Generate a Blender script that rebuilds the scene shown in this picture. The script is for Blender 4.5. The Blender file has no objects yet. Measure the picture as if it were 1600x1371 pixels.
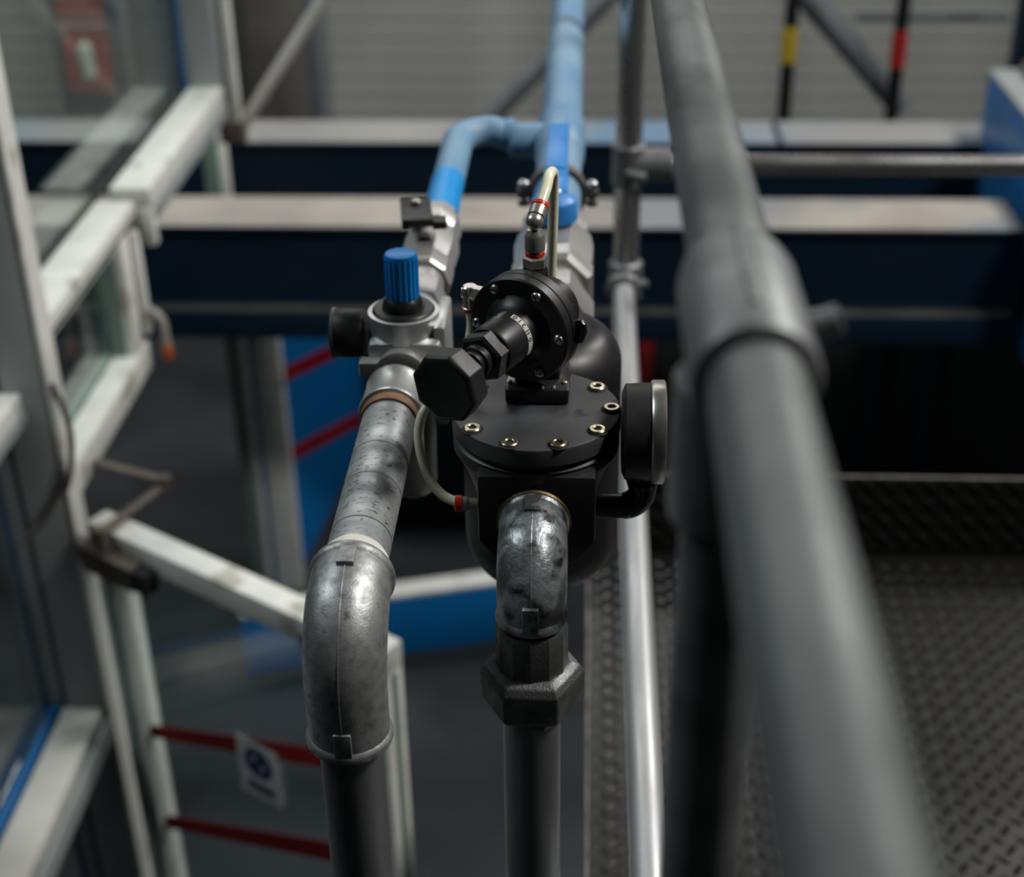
import bpy, bmesh, math, random
from mathutils import Vector, Matrix
random.seed(7)
PI = math.pi
sc = bpy.context.scene
COL = sc.collection

# ------------------------------------------------------------------ camera, world, lights, exposure
F_PX = 2318.0
ydir = Vector((125, 1338, -F_PX)).normalized()
dn = Vector((60, -4015, -F_PX)); dn = (dn - dn.dot(ydir) * ydir).normalized()
up = -dn
xdir = ydir.cross(up)
rot = Matrix((xdir, ydir, up))                       # camera axes -> world axes
cam_d = bpy.data.cameras.new('camera')
cam_d.sensor_fit = 'HORIZONTAL'; cam_d.sensor_width = 36.0
cam_d.lens = F_PX / 1600 * 36.0
cam_d.clip_start = 0.02; cam_d.clip_end = 100
cam_d.dof.use_dof = True
cam_d.dof.focus_distance = 1.03
cam_d.dof.aperture_fstop = 4.8
cam_d.dof.aperture_blades = 0
cam = bpy.data.objects.new('camera', cam_d)
cam.matrix_world = Matrix.Translation((0, 0, 1.5)) @ rot.to_4x4()
COL.objects.link(cam); sc.camera = cam

w = bpy.data.worlds.new('hall_ambient'); sc.world = w; w.use_nodes = True
w.node_tree.nodes['Background'].inputs[0].default_value = (0.70, 0.86, 0.88, 1)
w.node_tree.nodes['Background'].inputs[1].default_value = 0.012

def area(name, loc, target, sx, sy, energy, color=(1, 1, 1)):
    d = bpy.data.lights.new(name, 'AREA'); d.shape = 'RECTANGLE'; d.size = sx; d.size_y = sy
    d.energy = energy; d.color = color
    o = bpy.data.objects.new(name, d); COL.objects.link(o)
    o.location = loc
    o.rotation_euler = (Vector(target) - Vector(loc)).to_track_quat('-Z', 'Y').to_euler()
    return o
area('roof_light_above_platform', (3.2, 1.25, 4.75), (-.1, 1.0, 0.9), 0.8, 0.8, 255, (1.0, 0.97, 0.92))
area('added_light_right', (3.2, 4.9, 4.4), (-.2, 4.0, -1.0), 1.2, 0.8, 165, (1.0, 0.98, 0.94))  # unseen lamp added to light the blue screen and the cross rail
area('added_light_left', (-3.6, 1.9, 4.6), (-1.0, 2.6, 0), 1.6, 1.6, 105, (0.88, 0.97, 1.0))  # unseen lamp added to brighten the door card, left floor and pipe sides
area('roof_light_over_hall', (-1.8, 6.9, 4.4), (-1.8, 7.7, 0), 5.0, 1.2, 240, (1.0, 0.97, 0.93))
sc.view_settings.view_transform = 'Standard'
sc.view_settings.look = 'None'
sc.view_settings.gamma = 1.0
sc.view_settings.use_curve_mapping = False
sc.view_settings.exposure = -0.2

# ------------------------------------------------------------------ materials
def new_mat(name):
    m = bpy.data.materials.new(name); m.use_nodes = True
    nt = m.node_tree
    return m, nt, nt.nodes['Principled BSDF']

def mat(name, c1, c2=None, rough=0.5, rough2=None, metal=0.0, scale=8.0, detail=4.0, lo=0.35, hi=0.65,
        bump=0.0, bscale=200.0, stretch=None, dirt=None, dscale=30.0, dlo=0.6, dhi=0.7, spec=0.5):
    m, nt, p = new_mat(name)
    N = nt.nodes; L = nt.links
    tc = N.new('ShaderNodeTexCoord')
    vec = tc.outputs['Object']
    if stretch:
        mp = N.new('ShaderNodeMapping'); mp.inputs['Scale'].default_value = stretch
        L.new(vec, mp.inputs['Vector']); vec = mp.outputs['Vector']
    p.inputs['Metallic'].default_value = metal
    p.inputs['Roughness'].default_value = rough
    p.inputs['Specular IOR Level'].default_value = spec
    c2 = c2 or tuple(x * 0.8 for x in c1)
    nz = N.new('ShaderNodeTexNoise'); nz.inputs['Scale'].default_value = scale; nz.inputs['Detail'].default_value = detail
    L.new(vec, nz.inputs['Vector'])
    rp = N.new('ShaderNodeMapRange'); rp.inputs[1].default_value = lo; rp.inputs[2].default_value = hi
    L.new(nz.outputs['Fac'], rp.inputs[0])
    mx = N.new('ShaderNodeMix'); mx.data_type = 'RGBA'
    mx.inputs[6].default_value = (*c1, 1); mx.inputs[7].default_value = (*c2, 1)
    L.new(rp.outputs[0], mx.inputs[0])
    col = mx.outputs[2]
    if rough2 is not None:
        rr = N.new('ShaderNodeMapRange'); rr.inputs[3].default_value = rough; rr.inputs[4].default_value = rough2
        L.new(rp.outputs[0], rr.inputs[0]); L.new(rr.outputs[0], p.inputs['Roughness'])
    if dirt:
        n2 = N.new('ShaderNodeTexNoise'); n2.inputs['Scale'].default_value = dscale; n2.inputs['Detail'].default_value = 6
        L.new(vec, n2.inputs['Vector'])
        r2 = N.new('ShaderNodeMapRange'); r2.inputs[1].default_value = dlo; r2.inputs[2].default_value = dhi
        L.new(n2.outputs['Fac'], r2.inputs[0])
        m2 = N.new('ShaderNodeMix'); m2.data_type = 'RGBA'
        L.new(col, m2.inputs[6]); m2.inputs[7].default_value = (*dirt, 1)
        L.new(r2.outputs[0], m2.inputs[0]); col = m2.outputs[2]
    L.new(col, p.inputs['Base Color'])
    if bump > 0:
        n3 = N.new('ShaderNodeTexNoise'); n3.inputs['Scale'].default_value = bscale; n3.inputs['Detail'].default_value = 3
        L.new(tc.outputs['Object'], n3.inputs['Vector'])
        b = N.new('ShaderNodeBump'); b.inputs['Strength'].default_value = bump; b.inputs['Distance'].default_value = 0.001
        L.new(n3.outputs['Fac'], b.inputs['Height']); L.new(b.outputs[0], p.inputs['Normal'])
    return m

M = {}
M['galv'] = mat('galvanized_steel', (.52, .54, .55), (.33, .35, .36), .40, .54, .6, 26, 8, .4, .62, .08, 260, dirt=(.13, .13, .13), dscale=190, dlo=.57, dhi=.68, stretch=(1, 1.8, 1))
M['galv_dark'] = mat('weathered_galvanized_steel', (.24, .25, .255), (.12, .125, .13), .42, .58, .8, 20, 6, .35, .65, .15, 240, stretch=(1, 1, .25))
M['cast'] = mat('cast_zinc_fitting', (.40, .41, .41), (.22, .23, .23), .44, .54, .75, 120, 8, .38, .66, .22, 900, dirt=(.10, .10, .10), dscale=90, dlo=.62, dhi=.76)
M['cast_wet'] = mat('oil_stained_cast_fitting', (.36, .39, .41), (.10, .11, .115), .42, .5, .75, 42, 8, .44, .58, .35, 420, dirt=(.03, .03, .03), dscale=60, dlo=.52, dhi=.66)
M['union'] = mat('dark_malleable_iron', (.17, .175, .175), (.08, .083, .083), .42, .6, .75, 60, 6, .35, .65, .5, 700)
M['rail'] = mat('galvanized_handrail', (.58, .59, .60), (.42, .43, .44), .38, .5, .75, 10, 5, .35, .65, .08, 150, stretch=(6, .6, 6), dirt=(.05, .045, .04), dscale=60, dlo=.72, dhi=.76)
M['railpost'] = mat('polished_rail_tube', (.60, .60, .60), (.50, .50, .50), .22, .30, .9, 12, 4)
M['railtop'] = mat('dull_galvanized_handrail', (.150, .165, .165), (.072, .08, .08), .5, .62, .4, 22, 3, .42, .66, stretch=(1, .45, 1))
M['clamp_iron'] = mat('galvanized_rail_fitting', (.24, .25, .255), (.17, .18, .185), .44, .52, .6, 40, 5, bump=.2, bscale=300)
M['black'] = mat('black_powder_coat', (.007, .007, .008), (.012, .012, .013), .34, .46, 0, 30, 5, bump=.10, bscale=1400, spec=.4)  # base lowered; shade on the valve front is put into the colour
M['black_top'] = mat('lit_worn_enamel_cover', (.030, .031, .034), (.042, .044, .048), .40, .52, 0, 22, 8, bump=.12, bscale=1600, dirt=(.005, .005, .005), dscale=25, dlo=.70, dhi=.73)  # worn enamel, base raised: light on the cover top is put into the colour
M['black_gloss'] = mat('glossy_black_enamel', (.012, .012, .013), (.02, .02, .021), .22, .32, 0, 40, 4, bump=.08, bscale=900)
M['black_plastic'] = mat('matte_black_plastic', (.010, .010, .011), (.014, .014, .015), .42, .5, 0, 60, 3, spec=.4)
M['hole'] = mat('dark_recess', (.004, .004, .004), (.006, .006, .006), .7)
M['brass'] = mat('yellow_zinc_bolt', (.60, .52, .36), (.42, .36, .25), .26, .34, .95, 90, 4)
M['brass_dull'] = mat('dull_brass', (.30, .22, .10), (.16, .12, .06), .4, .5, .9, 60, 4)
M['zinc'] = mat('zinc_screw', (.55, .57, .58), (.40, .42, .43), .28, .36, .95, 120, 4)
M['nickel'] = mat('nickel_plated_brass', (.58, .55, .50), (.44, .41, .38), .26, .36, .8, 70, 4)
M['steel_rim'] = mat('brushed_steel_rim', (.55, .52, .48), (.42, .40, .37), .3, .38, .95, 60, 4)
M['alu'] = mat('cast_aluminium', (.62, .63, .63), (.48, .49, .49), .34, .42, .8, 30, 5, bump=.1, bscale=500)
M['bvalve'] = mat('nickel_valve_body', (.52, .51, .50), (.36, .35, .34), .36, .46, .75, 30, 5, bump=.12, bscale=400)
M['blue_knob'] = mat('blue_plastic_knob', (.0, .23, .66), (.0, .20, .60), .38, .42, 0, 30, 3)
M['blue_pipe'] = mat('dusty_blue_pipe', (.12, .26, .43), (.19, .31, .43), .42, .55, 0.0, 9, 6, .35, .65)
M['blue_fresh'] = mat('bright_blue_pipe', (.0, .24, .64), (.0, .26, .66), .36, .42, 0, 20, 3)
M['blue_lever'] = mat('blue_lever_paint', (.02, .19, .55), (.04, .23, .58), .34, .45, 0, 20, 3)
M['hose'] = mat('clear_plastic_hose', (.78, .78, .58), (.68, .68, .50), .25, .3, 0, 30, 3)
M['red_ring'] = mat('red_release_ring', (.62, .03, .01), (.5, .02, .01), .35)
M['rust'] = mat('rusty_thread_sealant', (.32, .17, .09), (.18, .10, .06), .6, .7, .2, 60, 6)
M['white_seal'] = mat('white_thread_tape', (.72, .71, .66), (.62, .60, .55), .6)
M['label'] = mat('silver_label', (.62, .61, .56), (.55, .54, .50), .4, .45, .2)
M['ink'] = mat('label_ink', (.03, .03, .03), rough=.6)
M['print'] = mat('grey_print', (.30, .31, .31), rough=.6)
M['white_alu'] = mat('white_painted_profile', (.74, .75, .71), (.64, .65, .61), .42, .5, 0, 14, 6, .4, .66, dirt=(.30, .28, .22), dscale=9, dlo=.62, dhi=.74)
M['grey_post'] = mat('grey_painted_post', (.30, .325, .33), (.25, .275, .28), .48, .55, 0, 6, 4)
M['green_strip'] = mat('greenish_glazing_bead', (.16, .235, .20), (.13, .19, .165), .4, .5, 0, 10, 3)
M['gasket'] = mat('dark_gasket', (.02, .025, .025), rough=.6)
M['blue_film'] = mat('blue_edge_film', (.01, .12, .34), (.01, .10, .28), .35)
M['blue_paint'] = mat('blue_machine_paint', (.0, .013, .032), (.0, .009, .024), .45, .55, 0, 3, 4)
M['blue_panel'] = mat('bright_blue_panel', (.0, .16, .47), (.0, .14, .42), .4, .5, 0, 4, 4)
M['dusty'] = mat('dust_covered_flange', (.36, .33, .295), (.26, .24, .22), .75, .8, 0, 3.0, 6, .35, .65, dirt=(.20, .22, .24), dscale=1.3, dlo=.6, dhi=.68)
M['dusty_blue'] = mat('dusty_blue_flange', (.27, .27, .26), (.22, .22, .22), .7, .8, 0, 2.0, 6, .35, .65, dirt=(.13, .21, .31), dscale=1.1, dlo=.56, dhi=.66)
M['dark_web'] = mat('dark_underside_paint', (.02, .022, .018), rough=.6)
M['brown_iron'] = mat('brown_metal', (.17, .14, .12), (.12, .10, .09), .45, .55, .3, 20, 4)
M['orange'] = mat('orange_plastic', (.45, .10, .03), rough=.4)
M['red_tape'] = mat('red_tape', (.33, .005, .010), (.28, .004, .008), .45)
M['paper'] = mat('white_card', (.88, .88, .90), (.80, .80, .83), .5)
M['sign_blue'] = mat('sign_blue_print', (.01, .05, .20), rough=.5)
M['sign_red'] = mat('sign_red_print', (.42, .05, .045), (.36, .045, .04), .5)
M['sign_text'] = mat('sign_text_print', (.34, .20, .15), rough=.5)
M['sign_white'] = mat('photoluminescent_print', (.60, .74, .58), rough=.5)
M['sign_board'] = mat('grey_blue_board', (.09, .125, .14), (.08, .11, .125), .5)
M['wall'] = mat('grey_wall_panel', (.36, .37, .35), (.28, .29, .275), .55, .65, 0, 1.2, 5, .35, .65)
M['dark_bay'] = mat('grey_brown_bay_panel', (.17, .165, .145), (.14, .135, .12), .6)  # darker tone for the added wall bay panel
M['wall_dark'] = mat('dark_wall_gap', (.05, .06, .055), rough=.8)
M['concrete'] = mat('concrete_floor', (.030, .037, .045), (.013, .016, .019), .65, .8, 0, 1.1, 8, .35, .65, bump=.1, bscale=60, dirt=(.012, .013, .014), dscale=1.8, dlo=.58, dhi=.7, spec=.25)
M['tread'] = mat('dark_tread_plate', (.014, .0132, .0125), (.009, .0086, .0082), .30, .38, .25, 90, 4, .35, .65)
M['steel_edge'] = mat('worn_steel_edge', (.20, .19, .18), (.09, .085, .08), .4, .6, .6, 40, 6)
M['dark_machine'] = mat('dark_machine_sheet', (.012, .014, .014), (.018, .02, .02), .6)
M['black_rod'] = mat('black_rod', (.012, .012, .013), rough=.35)
M['yellow'] = mat('yellow_band', (.50, .36, .02), rough=.45)
M['red_band'] = mat('red_band', (.42, .02, .02), rough=.45)
M['ledge'] = mat('dusty_ledge', (.07, .072, .068), (.04, .042, .04), .7)
M['brace'] = mat('grey_brace', (.15, .17, .19), (.12, .135, .15), .5)
M['brace_light'] = mat('pale_grey_brace', (.60, .58, .54), (.5, .48, .45), .5)
M['brace_pale'] = mat('pale_brace', (.36, .34, .31), (.28, .26, .24), .5)

def glass(name, tint=(.90, .95, .94)):
    m, nt, p = new_mat(name); N = nt.nodes; L = nt.links
    N.remove(p)
    out = [n for n in N if n.type == 'OUTPUT_MATERIAL'][0]
    tr = N.new('ShaderNodeBsdfTransparent'); tr.inputs[0].default_value = (*tint, 1)
    gl = N.new('ShaderNodeBsdfGlossy'); gl.inputs['Roughness'].default_value = 0.02
    lw = N.new('ShaderNodeLayerWeight'); lw.inputs[0].default_value = .5
    pw_ = N.new('ShaderNodeMath'); pw_.operation = 'POWER'; pw_.inputs[1].default_value = 4.0
    fr = N.new('ShaderNodeMath'); fr.operation = 'MULTIPLY_ADD'; fr.inputs[1].default_value = .9; fr.inputs[2].default_value = .045
    L.new(lw.outputs['Facing'], pw_.inputs[0]); L.new(pw_.outputs[0], fr.inputs[0])
    mx = N.new('ShaderNodeMixShader')
    L.new(fr.outputs[0], mx.inputs[0]); L.new(tr.outputs[0], mx.inputs[1]); L.new(gl.outputs[0], mx.inputs[2])
    L.new(mx.outputs[0], out.inputs['Surface'])
    return m
M['glass'] = glass('clear_glass')

# ------------------------------------------------------------------ mesh helpers
def frame(ax):
    a = Vector(ax).normalized()
    h = Vector((0, 0, 1)) if abs(a.z) < .9 else Vector((0, -1, 0))
    u = h.cross(a).normalized(); v = a.cross(u).normalized()
    return a, u, v

class B:
    def __init__(s): s.v = []; s.f = []
    def add(s, vs, fs):
        o = len(s.v); s.v += [Vector(x) for x in vs]; s.f += [tuple(i + o for i in f) for f in fs]; return s
    def lathe(s, prof, o, ax, seg=48, a0=0.0, sides=None):
        """prof: [(t, r)] along ax; open ends are capped"""
        a, u, v = frame(ax); o = Vector(o); n = sides or seg
        vs = []; fs = []
        for t, r in prof:
            for k in range(n):
                th = a0 + 2 * PI * k / n
                vs.append(o + a * t + (u * math.cos(th) + v * math.sin(th)) * r)
        for i in range(len(prof) - 1):
            for k in range(n):
                k2 = (k + 1) % n
                fs.append((i * n + k, i * n + k2, (i + 1) * n + k2, (i + 1) * n + k))
        fs.append(tuple(reversed(range(n)))); fs.append(tuple((len(prof) - 1) * n + k for k in range(n)))
        return s.add(vs, fs)
    def ring(s, prof, o, ax, seg=48, a0=0.0):
        """closed profile loop revolved (for rings with a hole)"""
        a, u, v = frame(ax); o = Vector(o); vs = []; fs = []; m = len(prof)
        for t, r in prof:
            for k in range(seg):
                th = a0 + 2 * PI * k / seg
                vs.append(o + a * t + (u * math.cos(th) + v * math.sin(th)) * r)
        for i in range(m):
            j = (i + 1) % m
            for k in range(seg):
                k2 = (k + 1) % seg
                fs.append((i * seg + k, i * seg + k2, j * seg + k2, j * seg + k))
        return s.add(vs, fs)
    def sweep(s, pts, rad, seg=32, cap=True):
        pts = [Vector(p) for p in pts]; n = len(pts)
        if not hasattr(rad, '__len__'): rad = [rad] * n
        tang = []
        for i in range(n):
            t = (pts[min(i + 1, n - 1)] - pts[max(i - 1, 0)]).normalized(); tang.append(t)
        a, u, v = frame(tang[0]); vs = []; fs = []
        for i in range(n):
            t = tang[i]
            u = (u - t * u.dot(t)).normalized(); v = t.cross(u)
            for k in range(seg):
                th = 2 * PI * k / seg
                vs.append(pts[i] + (u * math.cos(th) + v * math.sin(th)) * rad[i])
        for i in range(n - 1):
            for k in range(seg):
                k2 = (k + 1) % seg
                fs.append((i * seg + k, i * seg + k2, (i + 1) * seg + k2, (i + 1) * seg + k))
        if cap:
            fs.append(tuple(reversed(range(seg)))); fs.append(tuple((n - 1) * seg + k for k in range(seg)))
        return s.add(vs, fs)
    def box(s, lo, hi, bev=0.0, mtx=None, bseg=2):
        bm = bmesh.new(); bmesh.ops.create_cube(bm, size=1)
        lo = Vector(lo); hi = Vector(hi); c = (lo + hi) / 2; d = hi - lo
        for q in bm.verts: q.co = Vector((q.co.x * d.x, q.co.y * d.y, q.co.z * d.z)) + c
        if bev > 0:
            bmesh.ops.bevel(bm, geom=bm.edges[:], offset=bev, segments=bseg, profile=.5, affect='EDGES')
        if mtx: bm.transform(mtx)
        s.from_bm(bm); return s
    def from_bm(s, bm):
        bm.verts.index_update()
        s.add([q.co.copy() for q in bm.verts], [tuple(q.index for q in f.verts) for f in bm.faces]); bm.free(); return s
    def prism(s, poly, d, bev=0.0):
        """polygon (3D points, planar) extruded by vector d, optional bevel"""
        bm = bmesh.new(); d = Vector(d)
        a = [bm.verts.new(Vector(p)) for p in poly]; b = [bm.verts.new(Vector(p) + d) for p in poly]; n = len(poly)
        bm.faces.new(a); bm.faces.new(list(reversed(b)))
        for i in range(n): bm.faces.new((a[i], b[i], b[(i + 1) % n], a[(i + 1) % n]))
        bmesh.ops.recalc_face_normals(bm, faces=bm.faces[:])
        if bev > 0: bmesh.ops.bevel(bm, geom=bm.edges[:], offset=bev, segments=2, profile=.5, affect='EDGES')
        return s.from_bm(bm)
    def build(s, name, m, parent=None, ang=35):
        o0 = Vector(parent['_o']) if parent else Vector((0, 0, 0))
        me = bpy.data.meshes.new(name)
        me.from_pydata([tuple(q - o0) for q in s.v], [], s.f)
        bm = bmesh.new(); bm.from_mesh(me); bmesh.ops.recalc_face_normals(bm, faces=bm.faces[:]); bm.to_mesh(me); bm.free()
        me.shade_smooth(); me.set_sharp_from_angle(angle=math.radians(ang))
        me.materials.append(M[m]); me.update()
        o = bpy.data.objects.new(name, me); COL.objects.link(o)
        if parent:
            o.parent = parent; o['_o'] = list(o0)
        else:
            o['_o'] = [0, 0, 0]
        return o

def thing(name, label, cat, loc, group=None):
    o = bpy.data.objects.new(name, None); COL.objects.link(o); o.location = loc
    o.empty_display_size = .05
    o['_o'] = list(loc); o['label'] = label; o['category'] = cat
    if group: o['group'] = group
    return o
def tag(o, label, cat, group=None):
    o['label'] = label; o['category'] = cat
    if group: o['group'] = group
    return o
def struct(o): o['kind'] = 'structure'; return o
def stuff(o): o['kind'] = 'stuff'; return o
def solo(name, b, m, label, cat, group=None, loc=None, ang=35):
    """single-mesh thing with its origin at loc"""
    loc = Vector(loc if loc else sum(b.v, Vector()) / len(b.v))
    for q in b.v: q -= loc
    o = b.build(name, m, None, ang); o.location = loc
    return tag(o, label, cat, group)

def pipe_prof(L, r, e=.0015): return [(0, r - e), (e, r), (L - e, r), (L, r - e)]
def arc_pts(c, r, d0, d1, n=10):
    """quarter arc centred c from c+r*d0 to c+r*d1"""
    c = Vector(c); d0 = Vector(d0); d1 = Vector(d1)
    return [c + d0 * r * math.cos(PI / 2 * i / n) + d1 * r * math.sin(PI / 2 * i / n) for i in range(n + 1)]
def smooth_path(p, n=8):
    p = [Vector(q) for q in p]; out = []
    for i in range(len(p) - 1):
        a = p[max(i - 1, 0)]; b = p[i]; c = p[i + 1]; d = p[min(i + 2, len(p) - 1)]
        for k in range(n):
            t = k / n
            out.append(.5 * ((2 * b) + (c - a) * t + (2 * a - 5 * b + 4 * c - d) * t * t + (3 * b - a - 3 * c + d) * t ** 3))
    out.append(p[-1]); return out

# ================================================================== THE SETTING
GZ = -2.1            # hall floor, the platform floor is z = 0
b = B().box((-7, -1.5, GZ - .1), (6, 9.3, GZ)); struct(b.build('floor', 'concrete'))

# far wall of narrow horizontal panels
wall = B().box((-7, 9.03, GZ), (6, 9.2, 2.6)).build('wall_back', 'wall_dark'); struct(wall)
pw = B().box((-6.9, 9.0, 0), (5.9, 9.028, .112), .004, bseg=1).build('wall_panel', 'wall', wall)
z = GZ + .12
pw.location.z = z
while z < 2.4:
    z += .12
    c = pw.copy(); COL.objects.link(c); c.location.z = z

struct(B().box((-2.22, 8.95, GZ), (-1.62, 8.99, 2.4), .004).build('dark_bay_panel', 'dark_bay'))  # panel added to darken this bay of the wall
struct(B().box((-1.62, 8.93, GZ), (-1.585, 8.99, 2.4), .004).build('trim_1', 'grey_post'))
# platform of tread plate
PX0 = .016
fl = B().box((PX0, -1.2, -.03), (2.6, 2.24, 0)).build('floor_platform', 'tread'); struct(fl)
def lozenge(bb, cx, cy, ang, nrm='z', L=.0160, W=.0046, H=.0030):
    ca, sa = math.cos(ang), math.sin(ang)
    base = [(-L, 0), (-L * .35, -W), (L * .35, -W), (L, 0), (L * .35, W), (-L * .35, W)]
    top = [(-L * .5, 0), (L * .5, 0)]
    def T(p, h):
        x = cx + p[0] * ca - p[1] * sa; y = cy + p[0] * sa + p[1] * ca
        return (x, y, h) if nrm == 'z' else (x, 2.2 - h, y)
    vs = [T(p, 0) for p in base] + [T(p, H) for p in top]
    bb.add(vs, [(0, 1, 6), (1, 2, 7, 6), (2, 3, 7), (3, 4, 7), (4, 5, 6, 7), (5, 0, 6)])
bb = B(); P = .036
nx = int((1.9 - PX0) / P); ny = int((2.2 - .55) / P)
for i in range(nx):
    for j in range(ny):
        lozenge(bb, PX0 + .034 + i * P, .56 + j * P, math.radians(52))
        if PX0 + .052 + i * P < 1.9: lozenge(bb, PX0 + .016 + i * P, .578 + j * P, math.radians(-38))
lz = stuff(bb.build('tread_lozenges', 'tread', fl, 60))
e = B().box((PX0 - .004, -1.2, -.06), (PX0, 2.24, .002)).build('edge_strip', 'steel_edge', fl)
tb = struct(B().box((PX0, 2.2, 0), (2.6, 2.206, .158)).build('baseboard_platform', 'tread'))
B().box((PX0, 2.2, .158), (2.6, 2.207, .1615)).build('top_edge', 'steel_edge', tb)
bb = B()
for i in range(int((1.9 - PX0) / P)):
    for j in range(4):
        lozenge(bb, PX0 + .03 + i * P, .02 + j * P, math.radians(52), 'y')
        lozenge(bb, PX0 + .048 + i * P, .038 + j * P, math.radians(-38), 'y')
stuff(bb.build('tread_lozenges', 'tread', tb, 60))

# ================================================================== BLACK CONTROL VALVE (main line)
X0, ZM = -.034, .912
CY = .967                      # cover centre
v = thing('control_valve', 'black cast control valve with bolted round cover between the galvanized pipes', 'valve', (X0, .98, .74))
# body : cylinder under cover, tapering into a square front port block
B().lathe([(.885, .030), (.900, .046), (.925, .054), (.936, .060), (.9405, .0625), (.9485, .0625), (.950, .0600), (.9525, .0600)], (X0, CY, 0), (0, 0, 1), 72).build('body', 'black', v)
# square port block with chamfered lower corners
px0, px1, zt, zb = X0 - .041, X0 + .045, .946, .868
poly = [(px0, .905, zt), (px1, .905, zt), (px1, .905, zb + .022), (px1 - .014, .905, zb + .004), (px1 - .024, .905, zb), (px0 + .024, .905, zb), (px0 + .014, .905, zb + .004), (px0, .905, zb + .022)]
B().prism(poly, (0, .075, 0), .003).build('port_block', 'black', v, 30)
B().ring([(0, .0275), (-.0022, .0268), (-.0022, .0252), (0, .0248)], (X0, .9045, ZM - .004), (0, 1, 0), 64).build('port_ring', 'brass_dull', v)
B().ring([(-.0012, .0252), (-.0012, .0195), (.0, .0195), (.0, .0252)], (X0, .9045, ZM - .004), (0, 1, 0), 48).build('port_recess', 'hole', v)
cov = B().lathe([(.9535, .0600), (.9545, .0630), (.9655, .0630), (.9675, .0622), (.9682, .0605)], (X0, CY, 0), (0, 0, 1), 96).build('cover', 'black_top', v)
# ten socket bolts round the cover
for k in range(10):
    th = -PI / 2 + math.radians(18 + 36 * k)
    bx, by = X0 + .0560 * math.cos(th), CY + .0560 * math.sin(th)
    B().ring([(.0001, .0081), (.0004, .0078), (.0004, .0060), (.0001, .0060)], (bx, by, .9682), (0, 0, 1), 28).build('bolt_recess', 'hole', cov)
    bo = B().ring([(0, .0062), (.0016, .0062), (.0024, .0054), (.0024, .0036), (.0018, .0030), (0, .0030)], (bx, by, .9682), (0, 0, 1), 28).build('cover_bolt', 'brass', cov)
    B().lathe([(0, .0031), (.0009, .0031)], (bx, by, .9682), (0, 0, 1), sides=6).build('hex_socket', 'hole', cov)
# rear chamber with rounded top and bowl bottom
prof = []
R_, rt = .066, .030
zbot, ztop = .735, .978
for i in range(9):
    t = PI / 2 * i / 8
    prof.append((zbot + .050 * (1 - math.cos(t)), .012 + (R_ - .012) * math.sin(t)))
for i in range(9):
    t = PI / 2 * i / 8
    prof.append((ztop - rt + rt * math.sin(t), R_ - rt + rt * math.cos(t)))
prof.append((ztop + .0005, .01))
B().lathe(prof, (X0, 1.085, 0), (0, 0, 1), 72).build('rear_chamber', 'black', v)
B().box((X0 - .045, .98, .87), (X0 + .045, 1.06, .952), .012).build('bridge', 'black', v)
# outlet neck
B().lathe([(1.10, .036), (1.185, .036), (1.19, .033), (1.205, .033)], (X0 + .002, 0, ZM), (0, 1, 0), sides=8, a0=PI / 8).build('outlet_neck', 'black', v, 20)
B().box((X0 - .008, 1.045, .968), (X0 + .010, 1.055, .974), .002).build('casting_lug', 'black', v)
# hose nipple at the left of the block
B().lathe([(0, .0045), (.009, .0045), (.009, .0055), (.013, .0055)], (px0, .928, .908), (-1, 0, 0), 20).build('hose_nipple', 'nickel', v)
B().lathe([(0, .0062), (.005, .0062), (.0055, .0052)], (px0 - .013, .928, .908), (-1, 0, 0), 24).build('release_ring', 'red_ring', v)
# small black drain elbow at the right
B().sweep([(px1 - .004, .95, .894), (px1 + .020, .95, .894)] + arc_pts((px1 + .020, .95, .909), .015, (0, 0, -1), (1, 0, 0), 8)[1:] + [(px1 + .035, .95, .915)],
          [.0095] * 2 + [.0105] * 8 + [.0118], 28, True).build('side_elbow', 'black_gloss', v)
B().ring([(0, .0118), (.003, .0125), (.0035, .0115), (.0035, .0085), (0, .008)], (px1 + .035, .95, .9145), (0, 0, 1), 28).build('elbow_mouth', 'black_gloss', v)

# round gauge on the right of the valve
g = thing('pressure_gauge', 'round black gauge with steel rim facing right beside the valve cover', 'gauge', (.031, .953, .956))
B().lathe([(.0, .012), (.0005, .030), (.003, .0355), (.020, .0365), (.0215, .0365)], (.029, .953, .957), (1, 0, 0), 64).build('case', 'black_plastic', g)
B().lathe([(0, .0375), (.0015, .0385), (.0095, .0385), (.0105, .0375), (.0105, .033), (.009, .032)], (.0505, .953, .957), (1, 0, 0), 64).build('rim', 'steel_rim', g)
B().lathe([(0, .031), (.0003, .031)], (.0602, .953, .957), (1, 0, 0), 48).build('dial', 'paper', g)

# ================================================================== PILOT REGULATOR on the cover
AL = math.radians(28)
ax = Vector((-math.sin(AL), -math.cos(AL), 0)); ux = Vector((math.cos(AL), -math.sin(AL), 0)); uz = Vector((0, 0, 1))
F0 = Vector((-.0475, .976, 1.0275))
r = thing('pilot_regulator', 'black pilot regulator with round screwed flange and octagonal knob on top of the valve', 'regulator', (X0, .99, .9685))
B().lathe([(-.020, .0300), (-.0195, .0395), (-.0185, .0410), (-.0105, .0410), (-.0098, .0400)], F0, ax, 80).build('rear_flange', 'black', r)
B().lathe([(-.0096, .0400), (-.0090, .0410), (-.0012, .0410), (0, .0398), (0, .0275), (.0005, .0268), (.004, .0225), (.009, .0196), (.012, .0192), (.039, .0189), (.0408, .0178)], F0, ax, 80).build('front_flange', 'black', r)
B().lathe([(-.052, .020), (-.050, .024), (-.020, .028)], F0, ax, 48).build('rear_bonnet', 'black', r)
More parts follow.
